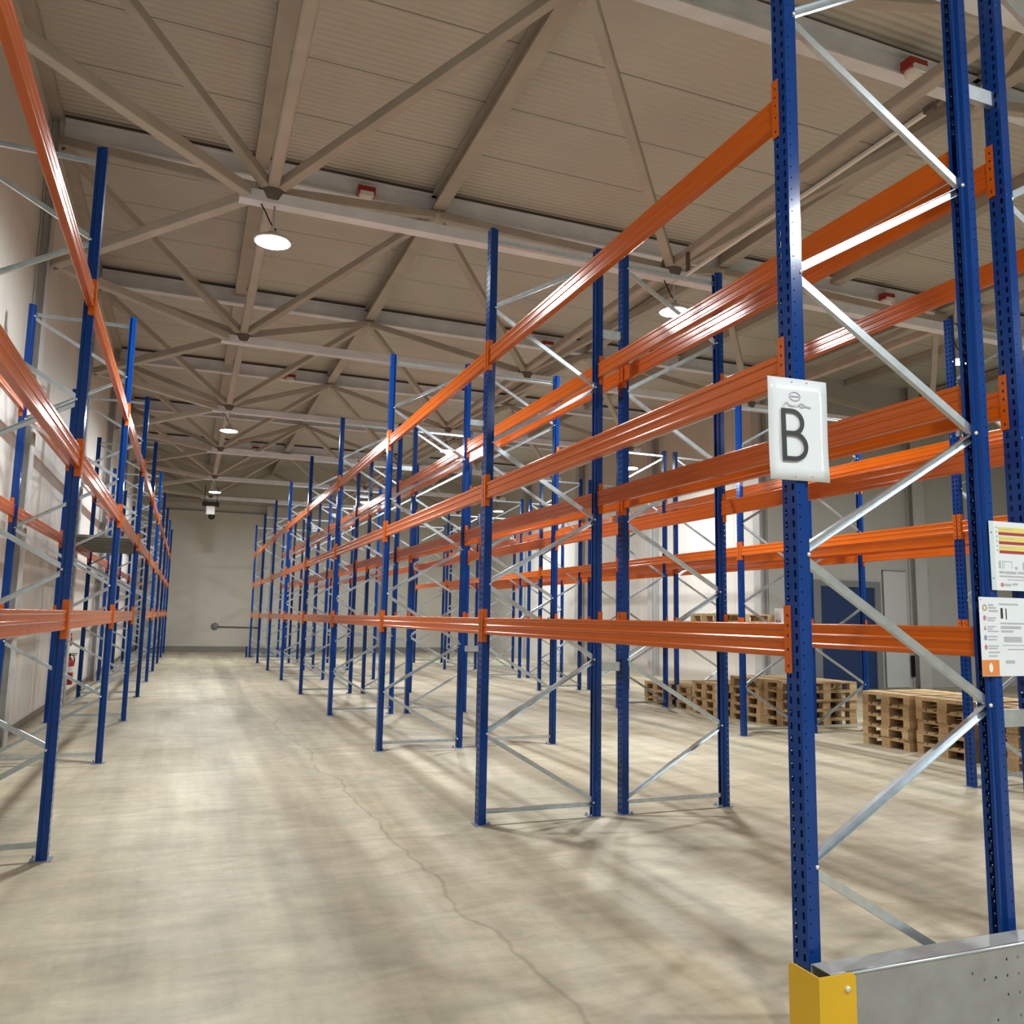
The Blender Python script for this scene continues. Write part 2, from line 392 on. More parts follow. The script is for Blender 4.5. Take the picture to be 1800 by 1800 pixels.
for yi, y in enumerate(YBN):
    for xi, x in enumerate(XBN):
        if xi == 3 and not (8 < y < 15): continue
        for sx in (-1, 1):
            for sy_ in (-1, 1):
                p, q = inset((x, y, ZB+0.10), (x + sx*S/2, y + sy_*S/2, ZT-0.16), 0.12, 0.12)
                if q.y > FAR-0.2 or (q.x > WALL_R-0.1 and q.y > YJOG+0.5) or q.x > RIGHT2: continue
                if p.x < WALL_R-1 and q.x > WALL_R-0.4 and q.y > YJOG-0.5: q.x = WALL_R-0.35
                nd += 1
                member('diagonal_strut', rect(0.115, 0.115, 0.012), p, q, 'beige_steel')
for y in YBN[1:]:
    for s in (-1, 1):
        yy = y + s*S/2
        if yy > FAR-0.3: continue
        p, q = inset((WALL_L+0.18, yy, 6.10), (XBN[0]-0.2, y, ZB+0.02), 0.05, 0.12)
        member('wall_strut', rect(0.12, 0.12, 0.012), p, q, 'beige_steel')
for x in XBN[:3]:
    for y in YBN:
        bm = bmesh.new(); lathe(bm, [(0, -0.16), (0.10, -0.14), (0.15, 0.0), (0.13, 0.12), (0, 0.14)], n=12)
        o = obj('node_joint', bm, 'node', roof); o.location = (x, y, ZB+0.12)
for x in XT[1:3]:
    for y in YT[2:8]:
        bm = bmesh.new(); lathe(bm, [(0, -0.12), (0.10, -0.10), (0.14, 0.0), (0.12, 0.06), (0, 0.08)], n=12)
        o = obj('node_joint', bm, 'beige_steel', roof); o.location = (x, y, ZT-0.19)

# ------------------------------------------------------------------ high bay lamps
def make_lamp(loc, label):
    t = thing('high_bay_lamp', label, 'lamp', loc, 0, 'high bay lamps')
    bm = bmesh.new(); lathe(bm, [(0.0, 0.10), (0.07, 0.10), (0.09, 0.07), (0.16, 0.04), (0.205, 0.02), (0.205, -0.004), (0.185, -0.006), (0.185, 0.004), (0.0, 0.004)], n=32); obj('housing', bm, 'housing', t)
    bm = bmesh.new(); lathe(bm, [(0.184, 0.0), (0.175, 0.006), (0.13, 0.013), (0.07, 0.017), (0.0, 0.019)], n=32)
    l = obj('lens', bm, 'led', t, recalc=False); l.rotation_euler = (PI, 0, 0); l.location = (0, 0, -0.001)
    bm = bmesh.new(); tube(bm, [(0, 0, 0.10), (0, 0, 0.42)], 0.012); obj('hanger', bm, 'housing', t)
    bm = bmesh.new(); tube(bm, [(0.03, 0, 0.14), (-0.04, 0.02, 0.24), (-0.10, 0.02, 0.36), (-0.16, 0.0, 0.44)], 0.008); obj('power_cable', bm, 'black', t)
    return t
lamp_spots = []
for yi, y in enumerate([-1.22, 9.16, 19.54, 29.92]):
    for xi in range(4):
        if xi == 3 and y > 10: continue
        lamp_spots.append((XBN[xi], y, yi, xi))
lamp0 = None
rown = ['over the main aisle', 'over the central double rack', 'over the pallet racks', 'over the blue door bay']
for (x, y, yi, xi) in lamp_spots:
    lab = 'lit round high bay lamp %s, %s from the camera end' % (rown[xi], ords[yi])
    loc = (x+0.03, y, 5.745)
    lamp0 = make_lamp(loc, lab) if lamp0 is None else lamp0
    if (x, y, yi, xi) != lamp_spots[0]: dup(lamp0, loc, 0, lab, 'high bay lamps')

# ------------------------------------------------------------------ rack posts and frames
FACE = 0.034     # aisle face in front of the post axis
W = 0.086        # width of the aisle face
def make_post_mesh():
    PX = [(0.036, -0.013), (0.036, -0.029), (0.016, -0.029), (0.010, -W/2), (-0.016, -W/2), (-0.022, -W/2), (-FACE, -W/2),
          (-FACE, -0.028), (-FACE, -0.015), (-FACE, 0.015), (-FACE, 0.028), (-FACE, W/2),
          (-0.022, W/2), (-0.016, W/2), (0.010, W/2), (0.016, 0.029), (0.036, 0.029), (0.036, 0.013)]
    slot_cols = {7, 9}
    zs, kind = [0.0], []
    n = int(HT/0.05)
    for i in range(n):
        z = i*0.05
        for zz, k in ((z+0.004, 'n'), (z+0.010, 's'), (z+0.018, 'n'), (z+0.030, 'f'), (z+0.036, 'fs'), (z+0.044, 'f'), (z+0.05, 'n')):
            zs.append(zz); kind.append(k)
    bm = bmesh.new()
    grid = [[bm.verts.new((x, y, z)) for (x, y) in PX] for z in zs]
    for r in range(len(zs)-1):
        for c in range(len(PX)-1):
            if (c in slot_cols and 'f' in kind[r]) or (c == 4 and kind[r] == 's') or (c == 12 and kind[r] == 'fs'): continue
            bm.faces.new((grid[r][c], grid[r][c+1], grid[r+1][c+1], grid[r+1][c]))
    bmesh.ops.recalc_face_normals(bm, faces=list(bm.faces))
    bmesh.ops.solidify(bm, geom=list(bm.faces), thickness=0.002)
    me = bpy.data.meshes.new('post'); bmesh.ops.recalc_face_normals(bm, faces=list(bm.faces)); bm.to_mesh(me); bm.free()
    me.materials.append(M['blue']); return me
POST = make_post_mesh()

def brace_bm(p, q, flip):
    bm = bmesh.new()
    prof = chan(0.035, 0.024, 0.003)
    up_ = Vector((0, -1, 0)) if flip else Vector((0, 1, 0))
    extrude_profile(bm, prof, Vector(p), Vector(q), up=up_)
    return bm

NODES = [0.115, 0.71, 1.30, 1.915, 2.51, 3.11, 3.705, 4.295, 4.875]   # rear, aisle, rear ...
def make_frame(label):
    t = thing('rack_upright', label, 'rack frame', (0, 0, 0), 0, 'blue rack frames')
    for x, rz in ((0, 0), (D, PI)):
        o = bpy.data.objects.new('post', POST); C.objects.link(o); o.parent = t; o.location = (x, 0, 0.006); o.rotation_euler = (0, 0, rz)
        bm = bmesh.new(); box(bm, -0.06, 0.075, -0.062, 0.062, 0.0, 0.006)
        for sx, sy_ in ((0.058, 0.045), (0.058, -0.045)): lathe(bm, [(0, 0.024), (0.009, 0.024), (0.009, 0.006)], sx, sy_, 8)
        o = obj('base_plate', bm, 'plate', t); o.location = (x, 0, 0); o.rotation_euler = (0, 0, rz)
    for i in range(len(NODES)-1):
        xa, xb = (D-0.02, 0.02) if i % 2 == 0 else (0.02, D-0.02)
        obj('brace', brace_bm((xa, 0, NODES[i]+0.014), (xb, 0, NODES[i+1]-0.014), i % 2 == 1), 'galv', t)
    obj('cross_bar', brace_bm((0.02, 0, 0.10), (D-0.02, 0, 0.10), True), 'galv', t)
    obj('cross_bar', brace_bm((0.02, 0, 4.90), (D-0.02, 0, 4.90), False), 'galv', t)
    for i, z in enumerate(NODES):
        x = D-0.028 if i % 2 == 0 else 0.028
        bm = bmesh.new()
        for s in (-1, 1):
            mt = Matrix.Translation((x, s*0.0295, z)) @ Matrix.Rotation(-s*PI/2, 4, 'X')
            vs0 = len(bm.verts); lathe(bm, [(0.0095, 0), (0.0095, 0.006), (0, 0.008)], n=8)
            bm.verts.ensure_lookup_table()
            for v in bm.verts[vs0:]: v.co = mt @ v.co
        obj('bolt', bm, 'bolt', t)
    return t
def frame_label(row, k): return 'blue rack frame with zigzag grey braces, %s, %s frame back' % (row, ords[k])
ROW = {'L': 'wall rack row', 'B1': 'front central rack row', 'B2': 'back central rack row', 'C1': 'front pallet rack row', 'C2': 'rear pallet rack row'}
rows = {'L': (XL, PI, [YL0 + BAY*k for k in range(10)]),
        'B1': (XB1, 0, [Y0 + BAY*k for k in range(9)]),
        'B2': (XB2, PI, [Y0 + BAY*k for k in range(9)]),
        'C1': (XC1, 0, [Y0 + BAY*k for k in range(8)]),
        'C2': (XC2, PI, [Y0 + BAY*k for k in range(8)])}
proto = None
for r, (x, rz, ys) in rows.items():
    for k, y in enumerate(ys):
        lab = frame_label(ROW[r], k)
        if proto is None:
            proto = make_frame(lab); proto.location = (x, y, 0); proto.rotation_euler = (0, 0, rz)
        else: dup(proto, (x, y, 0), rz, lab)

# ------------------------------------------------------------------ beams
LEV = [1.505, 2.625, 3.79]
BH = 0.135
GAP = W/2 + 0.0045
BL = BAY - 2*GAP
def make_beam(label):
    # local: x = depth (outer face towards -x), y = along, z up; origin at the start post axis, level bottom
    x0, x1 = -0.030, 0.016
    h, r = BH, 0.007
    def rounded(poly):
        """Round the corners (x, z, radius) of a polygon, with support points so that the flats stay flat."""
        out = []; n = len(poly)
        for i in range(n):
            p = Vector(poly[i][:2]); q0 = Vector(poly[i-1][:2]); q1 = Vector(poly[(i+1) % n][:2]); rr = poly[i][2]
            d0 = (q0-p).normalized(); d1 = (q1-p).normalized()
            ang = math.acos(max(-1, min(1, d0.dot(d1)))); tt = rr/math.tan(ang/2)
            s0 = p + d0*tt; s1 = p + d1*tt
            c = p + (d0+d1).normalized()*(rr/math.sin(ang/2))
            out.append(p + d0*(tt+0.0006))
            a0 = math.atan2(s0.y-c.y, s0.x-c.x); a1 = math.atan2(s1.y-c.y, s1.x-c.x)
            while a1-a0 > PI: a1 -= 2*PI
            while a1-a0 < -PI: a1 += 2*PI
            for k in range(5): out.append(Vector((c.x+rr*math.cos(a0+(a1-a0)*k/4), c.y+rr*math.sin(a0+(a1-a0)*k/4))))
            out.append(p + d1*(tt+0.0006))
        return [(v.x, v.y) for v in out]
    g = 0.0045
    prof = rounded([(x0, 0, r), (x1, 0, r), (x1, 0.021, 0.005), (x1-g, 0.028, 0.004), (x1-g, 0.058, 0.004), (x1, 0.0645, 0.004),
                    (x1, 0.0735, 0.004), (x1-g, 0.080, 0.004), (x1-g, 0.106, 0.004), (x1, 0.113, 0.005), (x1, h, r), (x0, h, r),
                    (x0, 0.113, 0.005), (x0+g, 0.106, 0.004), (x0+g, 0.080, 0.004), (x0, 0.0735, 0.004),
                    (x0, 0.0645, 0.004), (x0+g, 0.058, 0.004), (x0+g, 0.028, 0.004), (x0, 0.021, 0.005)])
    bm = bmesh.new()
    a = [bm.verts.new((x, GAP, z)) for x, z in prof]; b = [bm.verts.new((x, GAP+BL, z)) for x, z in prof]
    n = len(prof)
    for i in range(n):
        f = bm.faces.new((a[i], a[(i+1) % n], b[(i+1) % n], b[i])); f.smooth = True
    bm.faces.new(list(reversed(a))); bm.faces.new(b)
    me = obj('load_beam', bm, 'orange')
    me.data.set_sharp_from_angle(angle=math.radians(70))
    tag(me, label, 'rack beam', 'orange pallet beams')
    for end in (0, 1):
        bm = bmesh.new()
        sgn = 1 if end == 0 else -1
        yb = GAP if end == 0 else GAP + BL          # beam end
        ys_ = [yb - sgn*0.0405, yb - sgn*0.026, yb - sgn*0.016, yb - sgn*0.003, yb]
        zlo, zhi = -0.062, 0.205
        zr = [zlo]
        holes = [-0.035, 0.030, 0.085, 0.125, 0.165]
        for z in holes: zr += [z-0.006, z+0.006]
        zr.append(zhi)
        X = -FACE - 0.004
        V = [[bm.verts.new((X, y, z)) for y in ys_] for z in zr]
        for i in range(len(zr)-1):
            for c in range(4):
                if c == 1 and i % 2 == 1: continue
                bm.faces.new((V[i][c], V[i][c+1], V[i+1][c+1], V[i+1][c]))
        # inner leg along the post flank
        thick(bm, (0.003, 0, 0))
        box(bm, X, 0.004, min(yb, yb - sgn*0.003), max(yb, yb - sgn*0.003), zlo, zhi)
        o = obj('connector', bm, 'orange', me)
        o.location = (-0.0006, -sgn*0.0006, 0)
    return me
bproto = None
LV = ['lowest', 'middle', 'top']
def beam_label(r, side, li, k): return 'orange %s beam, %s side of the %s, %s bay back' % (LV[li], side, {'L': 'wall rack row', 'B1': 'front central rack row', 'B2': 'back central rack row', 'C1': 'front pallet rack row', 'C2': 'rear pallet rack row'}[r], ords[k])
for r, (x, rz, ys) in rows.items():
    sgn = 1 if rz == 0 else -1
    for k in range(len(ys)-1):
        for li, z in enumerate(LEV):
            if r == 'L' and k == 3 and li == 0: continue          # passage under the wall rack
            for side in ('open', 'inner'):
                lab = beam_label(r, side, li, k)
                px = x if side == 'open' else x + sgn*D
                face_rz = rz if side == 'open' else (PI - rz)
                # rotated beams run towards -y, so they start at the far post
                py = ys[k] if abs(face_rz) < 1e-6 else ys[k+1]
                if bproto is None:
                    bproto = make_beam(lab); bproto.location = (px, py, z); bproto.rotation_euler = (0, 0, face_rz)
                else:
                    dup(bproto, (px, py, z), face_rz, lab)

# row spacers between back-to-back frames
def make_spacer(w, label):
    bm = bmesh.new(); extrude_profile(bm, chan(0.075, 0.03, 0.003), Vector((0, 0, 0)), Vector((w, 0, 0)), up=Vector((0, 1, 0)))
    return tag(obj('row_spacer', bm, 'galv'), label, 'row spacer', 'row spacers')
for (ra, rb, ys, nm, lim) in (('B1', 'B2', rows['B1'][2], 'central racks', 9), ('C1', 'C2', rows['C1'][2], 'pallet racks', 8)):
    xa = rows[ra][0] + D + FACE + 0.001; xb = rows[rb][0] - D - FACE - 0.001
    sp0 = None
    for k, y in enumerate(ys):
        for z, zn in ((1.24, 'low'), (4.22, 'high')):
            lab = 'grey steel spacer between the %s rows, %s on the %s frame pair' % (nm, zn, ords[k])
            if sp0 is None: sp0 = make_spacer(xb-xa, lab); sp0.location = (xa, y, z)
            else: dup(sp0, (xa, y, z), 0, lab)

# grey deck over the passage bay in the wall rack row
y_a, y_b = rows['L'][2][3], rows['L'][2][4]
bm = bmesh.new()
box(bm, XL-D-0.02, XL+0.02, y_a+0.12, y_b-0.12, 0, 0.03); 
for i in range(7):
    yy = y_a+0.35+i*0.52
    box(bm, XL-D+0.05, XL-0.05, yy-0.03, yy+0.03, -0.03, 0)
o = tag(obj('rack_deck', bm, 'chipboard'), 'grey steel deck over the passage bay of the wall rack row', 'shelf deck'); o.location = (0, 0, LEV[1]+BH+0.001)

# ------------------------------------------------------------------ end barrier and corner guards of the central racks
def end_guard(y, s, where, guard_col='yellow'):
    """Barrier across the row end at frame y; s=-1 outwards to the camera, s=+1 outwards to the far wall."""
    t = thing('end_barrier', 'grey perforated steel barrier along the floor at the %s of the central racks' % where, 'rack barrier', (0, y, 0), 0, 'rack end barriers')
    ya = s*0.098; yb = s*0.20
    xa, xb = XB1-0.07, XB2+0.02
    bm = bmesh.new()
    y_lo, y_hi = min(ya, yb), max(ya, yb)
    # front sheet with real perforations
    cols = sorted(set([xa, xb] + [v for hx in range(12) for v in (XB1+0.55+hx*0.062-0.0045, XB1+0.55+hx*0.062+0.0045)]))
    pat = {0.345: {4, 5, 6}, 0.315: {1}, 0.285: {2, 3, 4, 5, 6}, 0.215: {4, 5, 6}, 0.17: {6, 7}, 0.13: {3, 5, 6}, 0.08: {2, 4, 5, 6}}
    zs_ = sorted(set([0.0, 0.395] + [v for z in pat for v in (z-0.0055, z+0.0055)]))
    zs_[-1] = 0.389
    V = [[bm.verts.new((x, yb, z)) for x in cols] for z in zs_]
    hole_idx = {cols.index(XB1+0.55+hx*0.062-0.0045): hx for hx in range(12)}
    zrow = {zs_.index(z-0.0055): z for z in pat}
    for i in range(len(zs_)-1):
        for c in range(len(cols)-1):
            if c in hole_idx and i in zrow and hole_idx[c] in pat[zrow[i]]: continue
            bm.faces.new((V[i][c], V[i][c+1], V[i+1][c+1], V[i+1][c]))
    thick(bm, (0, -s*0.003, 0))
    obj('face_sheet', bm, 'galv_dull', t)
    bx('top_flange', (xa, xb, y_lo + (0.0085 if s < 0 else 0), y_hi - (0.0085 if s > 0 else 0), 0.3955, 0.3985), 'galv_dull', t)
    bm = bmesh.new(); yc = yb - s*0.0065
    pr_ = [(yc + s*0.0095*math.sin(PI/2*i/6), 0.389 + 0.0095*math.cos(PI/2*i/6)) for i in range(7)] + [(yc + s*0.0065*math.sin(PI/2*i/6), 0.389 + 0.0065*math.cos(PI/2*i/6)) for i in range(6, -1, -1)]
    A = [bm.verts.new((xa, y_, z_)) for y_, z_ in pr_]; B = [bm.verts.new((xb, y_, z_)) for y_, z_ in pr_]
    for i in range(14): f = bm.faces.new((A[i], A[(i+1) % 14], B[(i+1) % 14], B[i])); f.smooth = i not in (6, 13)
    bm.faces.new(A); bm.faces.new(B)
    obj('rolled_edge', bm, 'galv', t)
    bx('back_lip', (xa, xb, ya-0.002, ya+0.002, 0.34, 0.395), 'galv_dull', t)
    for nm, gx, sx in (('main aisle corner', XB1-0.135, 1), ('back corner', XB2+0.10, -1)):
        g = thing('corner_guard', '%s angled column guard, %s at the %s of central racks' % (guard_col, nm, where), 'column guard', (gx, y + s*0.207, 0), 0, 'column guards')
        bm = bmesh.new()
        t_ = 0.006
        # side leg along y, front leg along x, chamfered tops
        def leg(axis, ln, sgn):
            pts = [(0, 0), (ln, 0), (ln, 0.385), (ln-0.012, 0.40), (0, 0.40)]
            a, b_ = [], []
            for u, z in pts:
                if axis == 'y': a.append(bm.verts.new((0, sgn*u, z))); b_.append(bm.verts.new((sx*t_, sgn*u, z)))
                else: a.append(bm.verts.new((sgn*u, 0, z))); b_.append(bm.verts.new((sgn*u, s*t_, z)))
            n = len(pts)
            for i in range(n): bm.faces.new((a[i], a[(i+1) % n], b_[(i+1) % n], b_[i]))
            bm.faces.new(a); bm.faces.new(list(reversed(b_)))
        leg('y', 0.155, -s); leg('x', 0.165, sx)
        obj('angle', bm, guard_col, g)
        bm = bmesh.new(); lathe(bm, [(0.011, 0), (0.011, 0.004), (0.008, 0.009), (0, 0.011)], n=14)
        o = obj('bolt', bm, 'bolt', g); o.location = (sx*0.125, s*t_, 0.35); o.rotation_euler = (-s*PI/2, 0, 0)
end_guard(Y0, -1, 'camera end')
end_guard(rows['B1'][2][8], 1, 'far end', 'blue')  # far guards coloured blue instead of the yellow used at the camera end

# ------------------------------------------------------------------ pallets
def make_pallet(label):
    t = thing('wooden_pallet', label, 'pallet', (0, 0, 0), 0, 'wooden pallets')
    L_, Wd = 1.2, 0.8                       # length along x, width along y; origin at centre bottom
    bm = bmesh.new()
    for y0, w in ((-0.4, 0.145), (-0.2225, 0.10), (-0.0725, 0.145), (0.1225, 0.10), (0.255, 0.145)):
        box(bm, -0.6, 0.6, y0, y0+w, 0.122, 0.144)
    for x0 in (-0.6, -0.0725, 0.455): box(bm, x0, x0+0.145, -0.4, 0.4, 0.1, 0.1219)
    obj('deck', bm, 'wood', t)
    for xb in (-0.5275, 0.0, 0.5275):
        for yb, w in ((-0.35, 0.1), (0.0, 0.145), (0.35, 0.1)):
            bx('block', (xb-0.0725, xb+0.0725, yb-w/2, yb+w/2, 0.0221, 0.0999), 'wood', t)
    for yb, w in ((-0.35, 0.1), (0.0, 0.145), (0.35, 0.1)):
        bx('bottom_board', (-0.6, 0.6, yb-w/2, yb+w/2, 0.0, 0.022), 'wood', t)
    return t
stacks = [  # centre x, centre y, rotation, how many, name
    (9.54, 7.02, 0.02, 5, 'floor stack behind the load notices'),
    (9.56, 7.98, 0.01, 5, 'floor stack touching the notices stack'),
    (9.52, 8.87, 0.00, 5, 'floor stack in front of the pale board'),
    (9.52, 11.03, 0.00, 5, 'floor stack in front of the blue door'),
    (9.45, 11.84, 0.0, 5, 'floor stack just behind the blue door stack'),
    (9.27, 12.72, -0.05, 4, 'four-high floor stack'),
    (9.48, 13.575, 0.0, 3, 'low floor stack behind the four-high stack'),
    (9.36, 14.58, 0.0, 3, 'low end stack before the bright wall'),
]
pp = None
levels5 = {5: ['bottom', 'second', 'middle', 'fourth', 'top'], 4: ['bottom', 'second', 'third', 'top'], 3: ['bottom', 'middle', 'top']}
for (x, y, rz, n, nm) in stacks:
    for i in range(n):
        lab = 'wooden pallet, %s of the %s' % (levels5[n][i], nm)
        rr = rz + random.uniform(-0.018, 0.018); xx = x + random.uniform(-0.015, 0.015); yy = y + random.uniform(-0.010, 0.010)
        if pp is None: pp = make_pallet(lab); pp.location = (xx, yy, 0); pp.rotation_euler = (0, 0, rr)
        else: dup(pp, (xx, yy, 0.1445*i + 0.0003), rr, lab)
dup(pp, (9.05, 12.42, LEV[0]+BH+0.001), 0.0, 'dark wooden pallet lying alone on the lowest beams of the pallet racks')

# ------------------------------------------------------------------ signs
def quad_text(txt, size, m, name, parent, loc, sx=1.0, rot=(PI/2, 0, 0)):
    cu = bpy.data.curves.new(name, 'FONT'); cu.body = txt; cu.size = size; cu.extrude = 0.0004; cu.align_x = 'CENTER'; cu.align_y = 'CENTER'
    tmp = bpy.data.objects.new('tmp', cu); C.objects.link(tmp)
    dg = bpy.context.evaluated_depsgraph_get(); me = bpy.data.meshes.new_from_object(tmp.evaluated_get(dg))
    bpy.data.objects.remove(tmp); bpy.data.curves.remove(cu)
    me.materials.clear(); me.materials.append(M[m])
    o = bpy.data.objects.new(name, me); C.objects.link(o); o.parent = parent; o.location = loc; o.rotation_euler = rot; o.scale = (sx, 1, 1)
    return o
def prints(name, parent, m, rects, yoff=-0.0017):
    bm = bmesh.new()
    for (x0, x1, z0, z1) in rects: box(bm, x0, x1, yoff, yoff+0.0006, z0, z1)
    return obj(name, bm, m, parent)
def disc(bm, cx, cz, r, y, n=18, rz=None, inner=0.0):
    rz = rz or r
    out = [bm.verts.new((cx + r*math.cos(2*PI*i/n), y, cz + rz*math.sin(2*PI*i/n))) for i in range(n)]
    if inner > 0:
        inn = [bm.verts.new((cx + inner*r*math.cos(2*PI*i/n), y, cz + inner*rz*math.sin(2*PI*i/n))) for i in range(n)]
        for i in range(n): bm.faces.new((out[i], out[(i+1) % n], inn[(i+1) % n], inn[i]))
    else: bm.faces.new(out)

def stroke(bm, pts, w, y):
    prev = None
    for i, (x, z) in enumerate(pts):
        a = pts[max(i-1, 0)]; b_ = pts[min(i+1, len(pts)-1)]
        dx, dz = b_[0]-a[0], b_[1]-a[1]; l = math.hypot(dx, dz) or 1
        p0 = bm.verts.new((x - dz/l*w/2, y, z + dx/l*w/2)); p1 = bm.verts.new((x + dz/l*w/2, y, z - dx/l*w/2))
        if prev: bm.faces.new((prev[0], prev[1], p1, p0))
        prev = (p0, p1)
YS = Y0 - W/2 - 0.006
def atY(u, v, Y):
    d = r2*((u-900)/F) - u2*((v-900)/F) + fwd
    k = Y/d.y
    return Vector((0, 0, H)) + d*k
# sheet with the row letter
ca = [atY(*q, YS-0.002) for q in ((1351, 660), (1456, 675), (1456, 851), (1350, 838))]
cen = sum(ca, Vector())/4
t = thing('row_sign', 'white paper sign with a large letter B on the first central post', 'sign', (cen.x, YS-0.002, cen.z))
w_, h_ = 0.297, 0.42
bm = bmesh.new()
nx, nz = 6, 8
V = [[bm.verts.new((-w_/2 + w_*i/nx, -0.004*math.sin(PI*i/nx)*0.5 + 0.003*math.sin(5*j/nz), -h_/2 + h_*j/nz)) for i in range(nx+1)] for j in range(nz+1)]
for j in range(nz):
    for i in range(nx):
        f = bm.faces.new((V[j][i], V[j][i+1], V[j+1][i+1], V[j+1][i])); f.smooth = True
thick(bm, (0, 0.0008, 0))
obj('sheet', bm, 'paper', t)
bm = bmesh.new()
def arc(cx, cz, rx, rz, a0, a1, n=14): return [(cx + rx*math.cos(a0+(a1-a0)*i/n), cz + rz*math.sin(a0+(a1-a0)*i/n)) for i in range(n+1)]
bx0, bz0 = -0.079, -0.123
def strokeB(pts, w, y):
    stroke(bm, [(bx0+x, bz0+z) for x, z in pts], w, y)
strokeB([(0.0, -0.0095), (0.0, 0.2055)], 0.021, -0.0070)
strokeB([(0.0, 0.196), (0.040, 0.196)] + arc(0.042, 0.150, 0.051, 0.046, PI/2, -PI/2) + [(0.0, 0.104)], 0.019, -0.0071)
strokeB([(0.0, 0.104), (0.046, 0.104)] + arc(0.048, 0.052, 0.060, 0.052, PI/2, -PI/2) + [(0.0, 0.0)], 0.019, -0.0072)
thick(bm, (0, -0.0003, 0)); obj('printed_letter', bm, 'ink', t)
bm = bmesh.new(); disc(bm, -0.018, 0.135, 0.028, -0.0066, 28, 0.019, 0.86)
thick(bm, (0, -0.0003, 0)); box(bm, -0.037, 0.001, -0.0069, -0.0066, 0.133, 0.137)
obj('printed_emblem', bm, 'purpleink', t)
bm = bmesh.new()
stroke(bm, [(-0.075, 0.092), (-0.066, 0.106), (-0.058, 0.108), (-0.05, 0.098), (-0.035, 0.095), (-0.018, 0.096)], 0.005, -0.0067)
stroke(bm, [(-0.012, 0.093), (0.0, 0.100), (0.012, 0.108), (0.024, 0.104), (0.035, 0.097), (0.05, 0.096), (0.062, 0.094)], 0.005, -0.0067)
stroke(bm, [(0.0, 0.100), (0.01, 0.093), (0.028, 0.094)], 0.004, -0.0067)
thick(bm, (0, -0.0003, 0))
obj('printed_script', bm, 'greyink', t)
bm = bmesh.new()
for (x, z) in ((-0.03, 0.195), (0.045, 0.197), (-0.03, -0.196), (0.055, -0.193)): disc(bm, x, z, 0.003, -0.0066, 8)
thick(bm, (0, -0.0003, 0)); obj('staple', bm, 'grey_plastic', t)
t.rotation_euler = (0, 0, 0.0)
t.rotation_euler = (0, -0.02, 0)

# upper notice (clear sleeve, yellow and red rows)
a = atY(1737, 915, YS); b_ = atY(1744, 1037, YS)
hh = a.z - b_.z
t = thing('rack_notice', 'white notice with yellow and red rows, upper one on the second central post', 'notice', ((a.x+b_.x)/2, YS, b_.z))
w_ = 0.33
bm = bmesh.new(); box(bm, 0.028, w_, -0.0008, 0.0, 0, hh); obj('sheet', bm, 'paper', t)
bm = bmesh.new(); box(bm, 0.0, 0.028, -0.0007, -0.0001, 0, hh); obj('sleeve_margin', bm, 'sleeve', t)
bm = bmesh.new()
for z in (hh*0.17, hh*0.83): disc(bm, 0.012, z, 0.0035, -0.0012, 10)
thick(bm, (0, -0.0003, 0)); obj('punch_hole', bm, 'ink', t)
row = hh/21
prints('yellow_row', t, 'yelink', [(0.058, 0.27, hh-row*(1.9+2.8*i)-row*1.35, hh-row*(1.9+2.8*i)+row*0.2) for i in range(3)])
prints('red_row', t, 'redink', [(0.058, 0.275, hh-row*(3.6+2.8*i)-row*0.55, hh-row*(3.6+2.8*i)+row*0.35) for i in range(3)])
prints('row_text', t, 'greyink', [(0.062, 0.15, hh-row*(2.35+2.8*i)-0.0015, hh-row*(2.35+2.8*i)+0.0015) for i in range(3)] + [(0.042, 0.049, hh-row*(1.8+1.42*i)-0.004, hh-row*(1.8+1.42*i)+0.004) for i in range(6)], -0.0020)
prints('diagram_pattern', t, 'greyink', [(0.05, 0.062, 0.098, 0.132), (0.072, 0.075, 0.095, 0.135), (0.082, 0.13, 0.128, 0.131), (0.082, 0.084, 0.1, 0.131), (0.13, 0.132, 0.1, 0.131), (0.15, 0.165, 0.095, 0.108), (0.2, 0.24, 0.095, 0.13), (0.255, 0.285, 0.10, 0.104)])
prints('small_print', t, 'greyink', [(0.05, 0.085, 0.076, 0.086), (0.09, 0.155, 0.074, 0.086), (0.165, 0.26, 0.076, 0.086), (0.05, 0.28, 0.060, 0.066), (0.10, 0.22, 0.047, 0.051), (0.078, 0.12, 0.020, 0.030), (0.13, 0.16, 0.024, 0.034), (0.2, 0.27, 0.02, 0.028)])
bm = bmesh.new(); disc(bm, 0.064, 0.025, 0.010, -0.0014, 16); thick(bm, (0, -0.0003, 0)); obj('round_mark', bm, 'pinkink', t)

# lower notice (icons, text blocks, orange footer)
a = atY(1720, 1049, YS-0.0012); b_ = atY(1727, 1189, YS-0.0012)
hh = a.z - b_.z
t = thing('rack_notice', 'white rack safety notice with round icons and an orange footer block', 'notice', ((a.x+b_.x)/2, YS-0.0012, b_.z))
w_ = 0.46
bm = bmesh.new(); box(bm, 0.0, w_, -0.001, 0.0, 0, hh); obj('board', bm, 'paper', t)
fz = hh*0.205
prints('footer_block', t, 'orgink', [(0.001, 0.103, 0.002, fz)])
bm = bmesh.new(); disc(bm, 0.051, fz*0.52, 0.0125, -0.0024, 20, fz*0.29); thick(bm, (0, -0.0003, 0)); obj('footer_mark', bm, 'paper', t)
bm = bmesh.new(); disc(bm, 0.032, hh*0.865, 0.0145, -0.0016, 22, None, 0.55); thick(bm, (0, -0.0003, 0)); obj('ring_emblem', bm, 'tanink', t)
